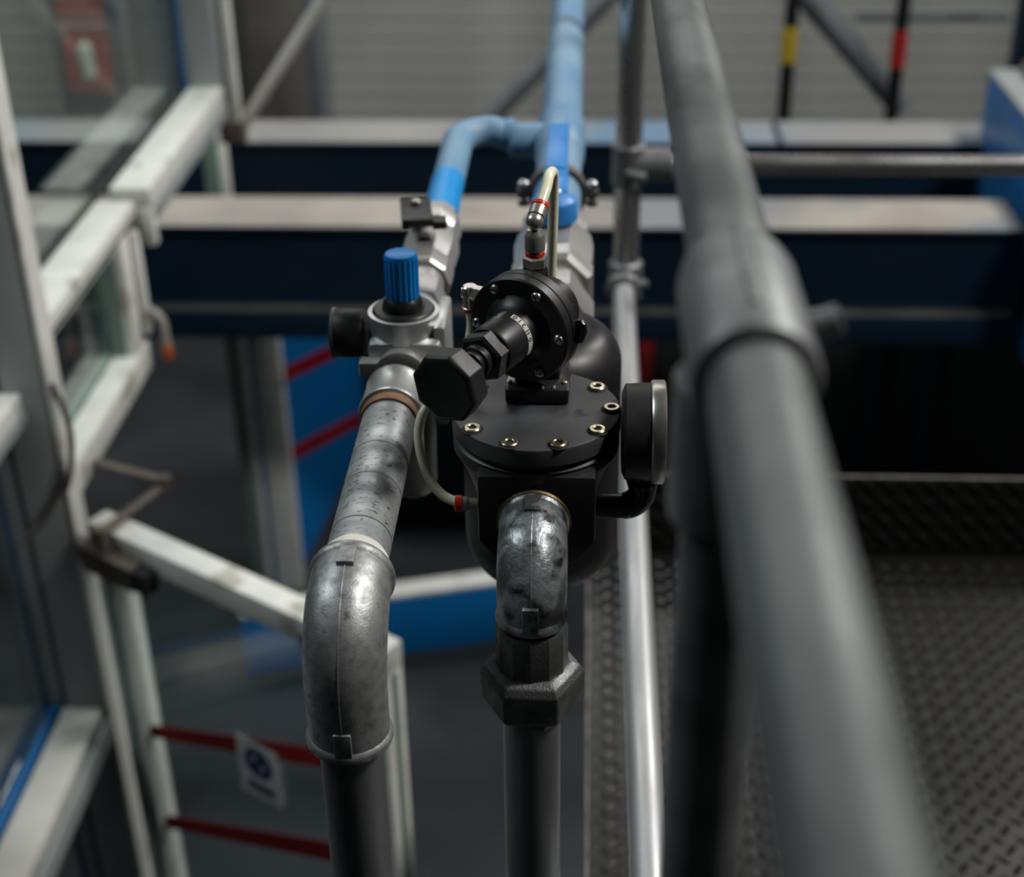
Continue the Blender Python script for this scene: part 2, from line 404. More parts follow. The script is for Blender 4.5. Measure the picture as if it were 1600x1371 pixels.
# base block
bk = B().box((X0 - .0235, .972, .9684), (X0 + .0245, 1.022, .9810), .0025).build('base_block', 'black_gloss', r)
B().box((X0 - .018, .988, .980), (X0 + .018, 1.016, 1.004), .004).build('pedestal', 'black', r)
for k in range(9):
    B().box((X0 - .004 + k * .0021, .9735, .9809), (X0 - .0028 + k * .0021, .9765 + .001 * (k % 3), .9813)).build('cast_letter', 'print' if k % 4 == 0 else 'black', bk)
for s_ in (-1, 1):
    B().lathe([(0, .0022), (.0012, .0022), (.0018, .0012)], (X0 + .0205 * s_, .983, .981), uz, 16).build('base_screw', 'brass', bk)
# six slotted screws
for k in range(6):
    th = math.radians(2 + 60 * k)
    c = F0 + (ux * math.cos(th) + uz * math.sin(th)) * .0345
    sw = B().lathe([(0, .0039), (.0012, .0039), (.0022, .0033), (.0029, .0020), (.0031, .0006)], c, ax, 24).build('flange_screw', 'zinc', r)
    d = (ux * math.cos(.9 + k * 1.1) + uz * math.sin(.9 + k * 1.1)); e = ax.cross(d)
    q = c + ax * .00285
    B().add([q + d * .0034 + e * .0005, q + d * .0034 - e * .0005, q - d * .0034 - e * .0005, q - d * .0034 + e * .0005,
             q + d * .0030 + e * .0005 + ax * .0004, q + d * .0030 - e * .0005 + ax * .0004, q - d * .0030 - e * .0005 + ax * .0004, q - d * .0030 + e * .0005 + ax * .0004],
            [(0, 1, 2, 3), (4, 5, 6, 7), (0, 1, 5, 4), (1, 2, 6, 5), (2, 3, 7, 6), (3, 0, 4, 7)]).build('screw_slot', 'hole', sw)
# lock nut, spindle, octagonal knob
B().lathe([(.0405, .0165), (.0420, .0188), (.0520, .0188), (.0535, .0165)], F0, ax, sides=6, a0=math.radians(20)).build('lock_nut', 'black_gloss', r, 20)
B().lathe([(.0530, .0122), (.0600, .0120), (.0610, .0098), (.0650, .0098), (.0650, .0062), (.0820, .0062)], F0, ax, 36).build('spindle', 'black', r)
B().lathe([(.0650, .0068), (.0700, .0068)], F0, ax, 24).build('brass_thread', 'brass_dull', r)
kp = B().lathe([(.0800, .0150), (.0810, .0240), (.0822, .0255), (.0980, .0262), (.1000, .0250), (.1010, .0222), (.1006, .010)], F0 - uz * .002, ax, sides=8, a0=math.radians(34)).build('knob', 'black_plastic', r, 20)
bv = kp.modifiers.new('edge', 'BEVEL'); bv.width = .0018; bv.segments = 2; bv.limit_method = 'ANGLE'; bv.angle_limit = math.radians(25)
# silver label curved round the neck, with its characters
lb = B(); RN = .0194; n = 18; t0, t1 = .0118, .0172
a_s, a_e = math.radians(-26), math.radians(78)
vs = []
for i in range(n + 1):
    th = a_s + (a_e - a_s) * i / n
    for (t, rr) in ((t0, RN), (t1, RN), (t1, RN - .0004), (t0, RN - .0004)):
        vs.append(F0 + ax * t + (ux * math.cos(th) + uz * math.sin(th)) * rr)
fs = []
for i in range(n):
    for k in range(4):
        fs.append((i * 4 + k, i * 4 + (k + 1) % 4, (i + 1) * 4 + (k + 1) % 4, (i + 1) * 4 + k))
fs += [(0, 1, 2, 3), (n * 4 + 3, n * 4 + 2, n * 4 + 1, n * 4)]
lab = lb.add(vs, fs).build('label_plate', 'label', r)
def glyph_mesh(txt, size):
    cu = bpy.data.curves.new('txt', 'FONT'); cu.body = txt; cu.size = size; cu.align_x = 'CENTER'; cu.align_y = 'CENTER'; cu.extrude = .00006; cu.offset = size * .03
    o = bpy.data.objects.new('txt', cu); COL.objects.link(o)
    bpy.context.view_layer.update()
    me = bpy.data.meshes.new_from_object(o.evaluated_get(bpy.context.evaluated_depsgraph_get()))
    bpy.data.objects.remove(o); bpy.data.curves.remove(cu)
    return me
def glyph_into(bb, txt, size, origin, xd, yd):
    me = glyph_mesh(txt, size); xd = Vector(xd).normalized(); yd = Vector(yd).normalized(); nd = xd.cross(yd)
    bb.add([Vector(origin) + xd * q.co.x + yd * q.co.y + nd * q.co.z for q in me.vertices], [tuple(p.vertices) for p in me.polygons])
    bpy.data.meshes.remove(me)
tb_ = B()
for ch, dg in (('0', 70), ('1', 57), ('2', 45), ('1', 31), ('1', 25), ('0', 11)):
    th = math.radians(dg); rad = ux * math.cos(th) + uz * math.sin(th)
    tan = (-ux * math.sin(th) + uz * math.cos(th))
    glyph_into(tb_, ch, .0056, F0 + ax * ((t0 + t1) / 2) + rad * (RN + .00012), tan, rad.cross(tan))
tb_.build('label_lettering', 'ink', lab)
# fine printed marks on the neck
pm = B()
for i, (t, w_) in enumerate(((.011, .7), (.0145, .9), (.018, .5), (.0215, .8))):
    for j in range(5):
        th = math.radians(98 + j * 4.2 * w_); rad = ux * math.cos(th) + uz * math.sin(th); tan = -ux * math.sin(th) + uz * math.cos(th)
        q = F0 + ax * t + rad * .0193
        pm.add([q + tan * .0004 + ax * .001, q - tan * .0004 + ax * .001, q - tan * .0004 - ax * .001, q + tan * .0004 - ax * .001], [(0, 1, 2, 3)])
pm.build('printed_mark', 'print', r)
# lug with screw at right rear of flange
C0 = F0 - ax * .015
lp = [C0 + ux * .036 + uz * .010, C0 + ux * .0435 + uz * .012, C0 + ux * .0475 + uz * .009, C0 + ux * .048 + uz * .002, C0 + ux * .045 - uz * .006, C0 + ux * .036 - uz * .010]
lg = B().prism(lp, -ax * .004, .001).build('side_lug', 'black_gloss', r)
B().ring([(0, .0030), (.0005, .0030), (.0005, .0018), (0, .0018)], C0 + ux * .0437 + uz * .004 + ax * .0002, ax, 20).build('lug_eye', 'black', lg)
# top push-in fitting with swivel ball
TF = Vector((-.0355, 1.0, 0))
tf = thing('hose_fitting', 'upright nickel swivel hose fitting with red rings on top of the regulator', 'fitting', (-.0355, 1.0, 1.062))
B().lathe([(1.060, .010), (1.0655, .0095), (1.068, .0085)], TF, uz, 32).build('boss', 'black', tf)
B().lathe([(1.068, .0075), (1.069, .0092), (1.0755, .0092), (1.077, .008)], TF, uz, sides=6, a0=.3).build('hex_base', 'nickel', tf, 20)
B().lathe([(1.077, .0066), (1.0775, .0072), (1.0805, .0072), (1.081, .0066)], TF, uz, 28).build('lower_ring', 'red_ring', tf)
B().lathe([(1.081, .0068), (1.0815, .0075), (1.092, .0075), (1.094, .0064), (1.0965, .0052)], TF, uz, 32).build('barrel', 'nickel', tf)
sp = [(1.1030 - .0066 * math.cos(PI * i / 12), max(.0004, .0066 * math.sin(PI * i / 12))) for i in range(13)]
B().lathe(sp, TF, uz, 32).build('swivel_ball', 'nickel', tf)
hd = Vector((.22, .75, .45)).normalized(); HB = Vector((-.0355, 1.0, 1.103))
B().lathe([(.003, .0056), (.004, .0066), (.012, .0066), (.0125, .0058)], HB, hd, 28).build('elbow_barrel', 'nickel', tf)
B().lathe([(.0125, .0064), (.0130, .0068), (.0158, .0066), (.0165, .0056)], HB, hd, 28).build('upper_ring', 'red_ring', tf)
hp = [HB + hd * .014, HB + hd * .030, (-.026, 1.040, 1.1235), (-.0235, 1.056, 1.119), (-.0235, 1.064, 1.100), (-.0245, 1.070, 1.06), (-.026, 1.074, 1.02), (-.028, 1.076, .978)]
solo('air_hose', B().sweep(smooth_path(hp, 8), .0040, 18), 'hose', 'short clear hose looping back over from the top swivel fitting', 'hose')
# left push-in elbow and long hose
LF = F0 - ax * .015 - ux * .038
lf = thing('hose_elbow_fitting', 'nickel elbow hose fitting at left of the regulator flange', 'fitting', LF + uz * .008)
A_ = F0 - ax * .014 - ux * .034 + uz * .014
D_ = -ux
B().lathe([(0, .0055), (.004, .0055), (.004, .0066), (.012, .0066)], A_, D_, sides=6).build('hex', 'nickel', lf, 20)
E_ = A_ + D_ * .0125
B().lathe([(-.003, .0052), (.004, .0058), (.008, .0052), (.009, .003)], E_, D_, 28).build('swivel_head', 'nickel', lf)
Dn = E_ + D_ * .003
B().lathe([(-.006, .0045), (-.005, .0058), (.011, .0055), (.0115, .0062)], Dn, -uz, 28).build('barrel', 'nickel', lf)
B().lathe([(.0115, .0060), (.012, .0064), (.0145, .0060)], Dn, -uz, 28).build('release_ring', 'red_ring', lf)
S_ = Dn - uz * .013
hp = [S_, S_ - uz * .018, (-.0905, 1.000, .990), (-.105, .985, .974), (-.119, .968, .962), (-.1215, .957, .944), (-.115, .946, .921), (-.103, .936, .910), (-.088, .928, .908)]
solo('air_hose', B().sweep(smooth_path(hp, 8), .0037, 18), 'hose', 'long clear hose curving from the left elbow fitting down to the valve block', 'hose')

# ================================================================== CENTRE PIPE: elbow, union, riser
VY = .853
def elbow_thing(label, m, xc, yv, zh, r, bend, down, back, rib=True, collar=1.0):
    """90 degree elbow: horizontal leg towards +Y at height zh, vertical leg down at (xc, yv)"""
    t = thing('pipe_elbow', label, 'elbow', (xc, yv, zh - down))
    back = max(back, bend + .002)
    path = [(xc, yv + back, zh)]
    c = Vector((xc, yv + bend, zh - bend))
    path += arc_pts(c, bend, (0, 0, 1), (0, -1, 0), 14)
    path += [(xc, yv, zh - max(down, bend + .002))]
    n = len(path)
    rad = [r * (1.0 + .03 * math.sin(PI * i / (n - 1))) for i in range(n)]
    B().sweep(path, rad, 48).build('elbow_body', m, t)
    rc = r * 1.085 * collar
    cp = [(-.0035, r * .98), (-.003, rc * .985), (-.0015, rc), (.0005, rc), (.002, rc * .985), (.004, r * 1.0)]
    B().lathe(cp, (xc, yv + back, zh), (0, -1, 0), 56).build('collar', m, t)
    B().lathe(cp, (xc, yv, zh - down), (0, 0, 1), 56).build('collar', m, t)
    # mould seam along the outside
    seam = [Vector((xc, yv + back - .004, zh + r))]
    seam += [c + (Vector((0, 0, 1)) * math.cos(PI / 2 * i / 14) + Vector((0, -1, 0)) * math.sin(PI / 2 * i / 14)) * (bend + r * 1.027) for i in range(15)]
    seam += [Vector((xc, yv - r * 1.004, zh - down + .006))]
    if rib: B().sweep(seam, .0003, 8).build('mould_seam', m, t)
    # raised rectangular pads next to both collars
    B().box((xc - .0058, yv - r - .0013, zh - down + .001), (xc + .0058, yv - r + .004, zh - down + .021), .0008).build('raised_pad', m, t)
    B().box((xc - .0058, yv + back - .021, zh + r - .004), (xc + .0058, yv + back - .001, zh + r + .0013), .0008).build('raised_pad', m, t)
    return t
elbow_thing('stained grey pipe elbow entering the black valve port', 'cast_wet', X0, VY, ZM - .004, .0245, .040, .044, .050, True, .98)
un = thing('pipe_union', 'dark iron union with a large hex nut under the centre elbow', 'pipe fitting', (X0, VY, .772))
B().lathe([(.857, .0205), (.874, .0205)], (X0, VY, 0), uz, 40).build('thread', 'brass_dull', un)
for k in range(5):
    B().ring([(0, .0204), (.0008, .0218), (.0016, .0204)], (X0, VY, .8585 + k * .0022), uz, 40).build('thread_turn', 'nickel', un)
B().lathe([(.818, .0255), (.820, .0262), (.853, .0262), (.857, .0248)], (X0, VY, 0), uz, sides=12).build('union_sleeve', 'union', un, 20)
hx = B().lathe([(.785, .0345), (.790, .0388), (.813, .0388), (.819, .0350), (.8215, .0290)], (X0, VY, 0), uz, sides=6, a0=0).build('hex_nut', 'union', un, 20)
bv = hx.modifiers.new('edge', 'BEVEL'); bv.width = .0012; bv.segments = 2; bv.limit_method = 'ANGLE'; bv.angle_limit = math.radians(20)
B().lathe([(.772, .0225), (.776, .0245), (.786, .0245)], (X0, VY, 0), uz, sides=8, a0=PI / 8).build('union_tail', 'union', un, 20)
rp = thing('riser_pipe', 'dark galvanized vertical pipe below the hex union', 'pipe', (X0, VY, -2.1))
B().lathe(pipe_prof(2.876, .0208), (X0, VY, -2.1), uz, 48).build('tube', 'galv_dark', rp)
for k in range(7):
    B().ring([(0, .0206), (.0005, .0211), (.001, .0206)], (X0, VY, .585 + k * .0042), uz, 48).build('thread_mark', 'galv_dark', rp)
solo('conduit', B().lathe(pipe_prof(2.86, .005), (X0 - .021, VY + .06, -2.1), uz, 16), 'brace_pale', 'thin pale conduit just behind the centre riser pipe', 'conduit')

# ================================================================== LEFT BYPASS LINE
LX, LZ, LY = -.151, .930, .748
elbow_thing('large cast zinc elbow at the lower left pipe', 'cast', LX, LY, LZ, .0268, .050, .088, .050)
B_ = B().lathe([(0, .0236), (.014, .0234), (.017, .0220)], (LX, LY + .0545, LZ), (0, 1, 0), 48)
solo('thread_seal', B_, 'white_seal', 'white thread tape ring where the left pipe enters its elbow', 'seal')
lp_ = thing('galvanized_pipe', 'scuffed galvanized pipe running back from the left elbow', 'pipe', (LX, .8, LZ - .0215))
B().lathe(pipe_prof(.236, .0215), (LX, .802, LZ), (0, 1, 0), 64).build('tube', 'galv', lp_)
for yy in (.842, .900, .944):
    B().ring([(0, .02145), (.0012, .0217), (.0024, .02145)], (LX, yy, LZ), (0, 1, 0), 48).build('scribed_ring', 'galv_dark', lp_)
lv = thing('riser_pipe', 'dark galvanized vertical pipe below the left elbow', 'pipe', (LX, LY, -2.1))
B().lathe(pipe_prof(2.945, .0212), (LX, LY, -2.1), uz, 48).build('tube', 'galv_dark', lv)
cp_ = thing('pipe_coupling', 'silver coupling with a rusty seal at the far end of the left pipe', 'pipe fitting', (LX, 1.03, LZ - .025))
B().lathe([(0, .0232), (.010, .0234), (.012, .0228)], (LX, 1.008, LZ), (0, 1, 0), 48).build('rust_ring', 'rust', cp_)
B().lathe([(0, .0236), (.001, .0258), (.004, .0262), (.006, .0252), (.040, .0246), (.043, .0252), (.046, .0240)], (LX, 1.018, LZ), (0, 1, 0), 56).build('sleeve', 'alu', cp_)

# small filter regulator with blue knob
FY = 1.115
fr = thing('filter_regulator', 'silver filter regulator with black collar on the left line', 'regulator', (LX + .004, FY, .80))
fx = LX + .004
B().box((fx - .0300, FY - .030, .905), (fx + .0310, FY + .032, .962), .006).build('body', 'alu', fr)
B().lathe([(.945, .0260), (.958, .0292), (.974, .0300), (.9785, .0296), (.9790, .0262), (.9775, .0258)], (fx - .002, FY, 0), uz, 64).build('top_rim', 'alu', fr)
B().lathe([(.974, .0258), (.9800, .0258), (.9815, .0245)], (fx - .002, FY, 0), uz, 56).build('cap_disc', 'black', fr)
B().box((fx - .036, FY - .042, .936), (fx + .030, FY - .029, .950), .0015).build('front_bracket', 'bvalve', fr)
B().lathe([(0, .022), (.014, .020)], (fx - .002, FY - .043, .938), (0, 1, 0), 40).build('inlet_boss', 'bvalve', fr)
B().box((fx + .0240, FY - .020, .880), (fx + .0340, FY + .045, .972), .003).build('side_cheek', 'alu', fr)
B().lathe([(.800, .010), (.806, .019), (.815, .022), (.900, .0235), (.906, .025)], (fx - .002, FY, 0), uz, 40).build('bowl', 'bvalve', fr)
B().lathe([(.980, .0175), (.982, .0180), (.988, .0165), (.991, .0140)], (fx - .002, FY, 0), uz, 48).build('knob_collar', 'black_gloss', fr)
kn = B().lathe([(.990, .0131), (1.0275, .0133), (1.0292, .0125), (1.0298, .011)], (fx - .002, FY, 0), uz, 40).build('knob', 'blue_knob', fr)
for k in range(20):
    th = 2 * PI * k / 20
    c = Vector((fx - .002 + .0132 * math.cos(th), FY + .0132 * math.sin(th), 0))
    B().lathe([(.992, .0009), (1.0255, .0009), (1.0265, .0004)], c, uz, 8).build('grip_rib', 'blue_knob', kn)
lg_ = thing('small_gauge', 'small black gauge facing left beside the blue knob regulator', 'gauge', (-.195, FY, .9365))
B().lathe([(0, .010), (.001, .0195), (.003, .0208), (.0255, .0210), (.027, .0200)], (-.1815, FY, .957), (-1, 0, 0), 48).build('case', 'black_plastic', lg_)
B().lathe([(0, .0209), (.0005, .0216), (.0028, .0216), (.0034, .0205), (.0030, .018)], (-.2065, FY, .957), (-1, 0, 0), 48).build('rim', 'union', lg_)

# fittings to the small ball valve
sb = thing('ball_valve', 'small nickel ball valve with a black plate handle on the left line', 'valve', (LX, 1.37, LZ - .03))
B().lathe([(1.148, .024), (1.150, .031), (1.168, .031), (1.170, .026), (1.174, .026), (1.176, .029), (1.192, .029), (1.194, .023)], (LX, 0, LZ), (0, 1, 0), 40).build('flange_rings', 'bvalve', sb)
B().lathe([(1.194, .0215), (1.215, .0215)], (LX, 0, LZ), (0, 1, 0), 40).build('nipple', 'brace', sb)
B().lathe([(1.215, .0260), (1.218, .0280), (1.246, .0280), (1.249, .0255)], (LX, 0, LZ), (0, 1, 0), sides=6, a0=.2).build('union_nut', 'bvalve', sb, 20)
B().lathe([(1.249, .0205), (1.275, .0205)], (LX, 0, LZ), (0, 1, 0), 40).build('tail', 'bvalve', sb)
B().lathe([(1.275, .0250), (1.278, .0272), (1.305, .0272), (1.310, .0255), (1.325, .0275), (1.350, .0285), (1.375, .0265), (1.385, .0245), (1.390, .0265), (1.412, .0265), (1.416, .0225), (1.44, .0215)], (LX, 0, LZ), (0, 1, 0), sides=10).build('valve_body', 'bvalve', sb, 25)
B().lathe([(.950, .010), (.968, .010)], (LX - .008, 1.355, 0), uz, 20).build('stem', 'bvalve', sb)
hm = Matrix.Translation((LX - .010, 1.352, .972)) @ Matrix.Rotation(math.radians(8), 4, 'Z') @ Matrix.Rotation(math.radians(-4), 4, 'X')
B().box((-.017, -.036, -.004), (.013, .038, .004), .0015, hm).build('handle_plate', 'black_plastic', sb)
B().box((.012, -.036, -.007), (.026, -.014, .001), .0015, hm).build('handle_stop', 'black_plastic', sb)
B().lathe([(.0035, .0055), (.0075, .0055), (.009, .004)], hm @ Vector((-.002, .014, 0)), uz, sides=6).build('handle_nut', 'nickel', sb, 20)

# ================================================================== BLUE AIR PIPE (main, tee, branch)
BZ = ZM; BX = -.030; TY = 1.745
bp = thing('blue_air_pipe', 'dusty blue air pipe with a tee branch coming back on the left', 'pipe', (BX, 1.5, BZ - .028))
B().lathe([(1.465, .0262), (1.69, .0262)], (BX, 0, BZ), (0, 1, 0), 48).build('front_length', 'blue_pipe', bp)
B().lathe([(1.685, .0265), (1.690, .0295), (1.800, .0295), (1.806, .0268)], (BX, 0, BZ), (0, 1, 0), 48).build('tee', 'blue_pipe', bp)
B().lathe([(1.80, .0258), (8.99, .0258)], (BX, 0, BZ), (0, 1, 0), 48).build('rear_length', 'blue_pipe', bp)
B().ring([(0, .0296), (.002, .0302), (.004, .0296)], (BX, 1.795, BZ), (0, 1, 0), 48).build('tee_lip', 'blue_pipe', bp)
B().lathe([(0, .0215), (.060, .0215), (.062, .0180)], (BX, TY, BZ), (-1, 0, 0), 40).build('tee_arm', 'blue_pipe', bp)
path = [(BX - .058, TY, BZ + .004), (LX + .044, TY, BZ + .010)] + arc_pts((LX + .040, TY - .040, LZ - .006), .040, (0, 1, 0), (-1, 0, 0), 12) + [(LX, TY - .05, LZ - .004)]
B().sweep(path, .0180, 36).build('branch_bend', 'blue_pipe', bp)
B().lathe([(1.555, .0180), (1.700, .0180)], (LX, 0, LZ - .003), (0, 1, 0), 40).build('branch_length', 'blue_pipe', bp)
B().lathe([(1.432, .0184), (1.556, .0184)], (LX, 0, LZ - .002), (0, 1, 0), 40).build('branch_sleeve', 'blue_fresh', bp)
B().ring([(0, .0178), (.001, .0192), (.010, .0192), (.011, .0178)], (LX + .055, TY, BZ + .008), (1, 0, 0), 36).build('branch_socket', 'blue_pipe', bp)

# big ball valve with blue lever behind the black valve
lv_ = thing('ball_valve', 'large nickel ball valve with a blue lever handle behind the black valve', 'valve', (BX, 1.38, BZ - .045))
vx = BX
B().lathe([(1.200, .0285), (1.235, .0285)], (vx, 0, BZ), (0, 1, 0), 48).build('threaded_tail', 'nickel', lv_)
B().lathe([(1.235, .0355), (1.240, .0400), (1.272, .0400), (1.276, .0365)], (vx, 0, BZ), (0, 1, 0), sides=6, a0=math.radians(-4)).build('rear_hex', 'bvalve', lv_, 20)
B().lathe([(1.276, .0300), (1.300, .0300)], (vx, 0, BZ), (0, 1, 0), 40).build('throat', 'nickel', lv_)
B().lathe([(1.300, .0370), (1.306, .0415), (1.326, .0425), (1.330, .0395), (1.345, .0415), (1.375, .0425), (1.405, .0400), (1.425, .0345), (1.430, .0365), (1.455, .0365), (1.460, .0320), (1.470, .0310)], (vx, 0, BZ), (0, 1, 0), sides=8, a0=PI / 8).build('valve_body', 'bvalve', lv_, 25)
B().lathe([(.940, .016), (.958, .016)], (vx, 1.385, 0), uz, 28).build('stem_collar', 'bvalve', lv_)
lev = B().lathe([(.952, .0200), (.954, .0235), (.968, .0235), (.974, .0215), (.978, .016)], (vx, 1.385, 0), uz, 40).build('lever_hub', 'blue_lever', lv_)
B().lathe([(.977, .0075), (.983, .0075), (.985, .005)], (vx, 1.383, 0), uz, sides=6).build('hub_nut', 'zinc', lev, 20)
lm = Matrix.Translation((vx + .001, 1.392, .974)) @ Matrix.Rotation(math.radians(3), 4, 'X')
B().box((-.0125, 0, -.003), (.0125, .060, .006), .002, lm).box((-.0115, .055, .000), (.0115, .180, .008), .003, lm).build('lever_arm', 'blue_lever', lv_)
# pipe clamp behind it
cl = thing('pipe_clamp', 'steel ring clamp with side screws around the blue pipe', 'clamp', (BX, 1.565, BZ - .03))
B().ring([(0, .0270), (0, .0325), (.016, .0325), (.016, .0270)], (BX, 1.560, BZ), (0, 1, 0), 48).build('band', 'brown_iron', cl)
for s_ in (-1, 1):
    B().box((BX + s_ * .036 - .009, 1.562, BZ - .005), (BX + s_ * .036 + .009, 1.574, BZ + .004), .001).build('ear', 'brown_iron', cl)
    B().lathe([(0, .0035), (.026, .0035)], (BX + s_ * .038, 1.568, BZ - .014), uz, 12).build('clamp_screw', 'zinc', cl)
    B().lathe([(0, .0062), (.002, .0070), (.007, .0060), (.009, .0035)], (BX + s_ * .038, 1.568, BZ + .005), uz, 20).build('screw_head', 'zinc', cl)
    B().lathe([(0, .0065), (.006, .0065)], (BX + s_ * .038, 1.568, BZ - .015), uz, sides=6).build('screw_nut', 'zinc', cl, 20)

# ================================================================== GUARD RAIL
HX, HZ = .0585, 1.2655
hr = solo('handrail', B().lathe(pipe_prof(4.2, .0172), (HX, -2.0, HZ), (0, 1, 0), 48), 'railtop', 'thick dull grey handrail running right past the viewer', 'handrail')
tf_ = thing('rail_fitting', 'blurred grey tee fitting joining the near handrail and its post', 'pipe fitting', (HX, .485, HZ - .08))
B().lathe([(0, .0184), (.002, .0218), (.005, .0228), (.080, .0228), (.090, .0212), (.096, .0178)], (HX, .443, HZ), (0, 1, 0), 48).build('sleeve', 'clamp_iron', tf_)
B().lathe([(0, .0182), (.002, .0220), (.008, .0227), (.060, .0220)], (HX - .003, .487, HZ - .080), uz, 48).build('socket', 'clamp_iron', tf_)
B().lathe([(0, .0055), (.013, .0055), (.0135, .003)], (HX + .018, .470, HZ + .008), (1, 0, .35), 20).build('set_screw', 'clamp_iron', tf_)
B().box((HX - .0025, .46, HZ + .021), (HX + .0025, .532, HZ + .0236), .001).build('casting_ridge', 'clamp_iron', tf_)
solo('rail_post', B().lathe(pipe_prof(1.20, .0172), (HX - .003, .487, 0), uz, 40), 'railtop', 'blurred rail post under the near tee fitting', 'post')
MZ = .528; MX = .0635
mr = thing('mid_rail', 'pale galvanized lower rail running back to the corner post', 'rail', (MX, 1.2, MZ))
B().lathe(pipe_prof(3.38, .0169), (MX, -1.2, MZ), (0, 1, 0), 40).build('tube', 'rail', mr)
B().box((MX - .0175, -.5, MZ - .0005), (MX - .0165, 2.1, MZ + .0005)).build('weld_seam', 'rail', mr)
# corner post and fittings
cp2 = solo('corner_post', B().lathe(pipe_prof(1.262, .0205), (.067, 2.2, 0), uz, 40), 'railpost', 'shiny corner post of the guard rail reflecting the blue pipe', 'post')
f2 = thing('rail_fitting', 'grey tee fitting at mid height of the corner post', 'pipe fitting', (.067, 2.2, .70))
B().lathe([(.688, .0225), (.690, .0262), (.752, .0262), (.754, .0225)], (.067, 2.2, 0), uz, 36).build('sleeve', 'clamp_iron', f2)
B().lathe([(.01, .0262), (.066, .0262), (.068, .0225)], (.067, 2.2, .721), (1, 0, 0), 36).build('socket', 'clamp_iron', f2)
B().lathe([(0, .0075), (.030, .0075), (.032, .005)], (.067, 2.178, .715), (.75, -.65, 0), 20).build('set_screw', 'clamp_iron', f2)
f3 = thing('rail_fitting', 'round fitting where the lower rail meets the corner post', 'pipe fitting', (.065, 2.2, .50))
B().lathe([(.498, .0225), (.500, .0268), (.558, .0268), (.562, .0225)], (.067, 2.2, 0), uz, 36).build('sleeve', 'clamp_iron', f3)
B().lathe([(-.06, .0185), (-.058, .0262), (-.048, .0280), (-.044, .0250), (-.012, .0240)], (MX, 2.21, MZ), (0, 1, 0), 36).build('socket', 'clamp_iron', f3)
B().lathe([(0, .006), (.018, .006)], (MX + .02, 2.165, MZ + .006), (1, -.2, .3), 16).build('set_screw', 'clamp_iron', f3)
solo('cross_rail', B().lathe(pipe_prof(2.4, .0169), (.10, 2.2, .721), (1, 0, 0), 36), 'railpost', 'shiny horizontal rail going right from the corner post', 'rail')

# ================================================================== LEFT GLAZED PARTITION
pt = thing('glazed_partition', 'white framed glass partition along the left side', 'partition', (-1.0, 2.3, GZ))
# tall grey post nearest the viewer
po = B().box((-1.075, 2.285, GZ), (-.952, 2.345, 2.2), .003).build('main_post', 'grey_post', pt)
B().box((-.9525, 2.283, GZ), (-.944, 2.344, 2.2), .002).build('post_edge', 'white_alu', pt)
B().box((-1.081, 2.280, GZ), (-1.0755, 2.300, 2.2)).build('post_film', 'blue_film', pt)
B().box((-1.040, 2.2825, GZ), (-1.034, 2.286, 2.2)).build('post_groove', 'gasket', pt)
# upper rail (two lengths), glazing bead and groove
B().box((-1.035, 2.345, .335), (-.952, 2.930, .378), .003).build('upper_rail', 'white_alu', pt)
B().box((-.9525, 2.345, .343), (-.9505, 2.930, .350)).build('rail_groove', 'gasket', pt)
B().box((-1.045, 2.345, .372), (-1.036, 3.70, .385)).build('glazing_gasket', 'gasket', pt)
B().box((-1.015, 2.965, .347), (-.928, 3.700, .394), .003).build('upper_rail', 'white_alu', pt)
B().box((-.930, 2.985, .318), (-.921, 3.700, .347), .002).build('rail_lip', 'grey_post', pt)
# end block and bracket
B().box((-.958, 2.962, .262), (-.928, 2.992, .348), .003).build('rail_bracket', 'white_alu', pt)
B().box((-.990, 2.950, .268), (-.960, 2.985, .340), .003).build('bracket_catch', 'brown_iron', pt)
# transom stile and lower rail
B().box((-1.020, 2.800, .070), (-.975, 2.850, .336), .003).build('transom_stile', 'green_strip', pt)
B().box((-.975, 2.800, .070), (-.952, 2.856, .336), .003).build('stile_edge', 'white_alu', pt)
B().box((-.952, 2.856, .10), (-.935, 2.880, .336), .003).build('stile_edge', 'white_alu', pt)
B().box((-1.005, 2.345, .012), (-.948, 2.880, .075), .003).build('lower_rail', 'white_alu', pt)
B().box((-1.030, 2.345, .040), (-1.006, 2.850, .082), .003).build('glazing_bead', 'green_strip', pt)
# far post going up
B().box((-1.022, 3.700, .30), (-.938, 3.780, 2.2), .003).build('far_post', 'grey_post', pt)
B().box((-1.030, 3.690, .36), (-1.022, 3.700, 2.2)).build('far_post_film', 'blue_film', pt)
B().box((-.925, 3.740, .28), (-.903, 3.775, 2.2), .003).build('far_post_edge', 'white_alu', pt)
B().box((-.960, 3.735, .23), (-.895, 3.785, .29), .004).build('foot_bracket', 'brown_iron', pt)
# near rails left of the main post
B().box((-1.115, .9, .225), (-1.000, 2.284, .262), .003).build('near_rail', 'white_alu', pt)
B().box((-1.005, .9, .205), (-.995, 2.284, .228), .002).build('rail_lip', 'grey_post', pt)
B().box((-1.040, .9, -.500), (-.962, 2.284, -.457), .003).build('near_rail', 'brace_light', pt)
B().box((-1.066, .9, -.49), (-1.046, 2.284, -.452), .002).build('rail_film', 'blue_film', pt)
B().box((-.958, .9, -.53), (-.946, 2.284, -.48), .002).build('rail_lip', 'grey_post', pt)
# panes
B().box((-1.048, 2.345, .378), (-1.042, 3.70, 2.2)).build('pane', 'glass', pt)
B().box((-1.012, 2.345, .07), (-1.007, 2.80, .34)).build('pane', 'glass', pt)
B().box((-1.075, .9, -.452), (-1.069, 2.284, .226)).build('pane', 'glass', pt)
B().box((-1.075, .9, GZ), (-1.069, 2.284, -.50)).build('pane', 'glass', pt)
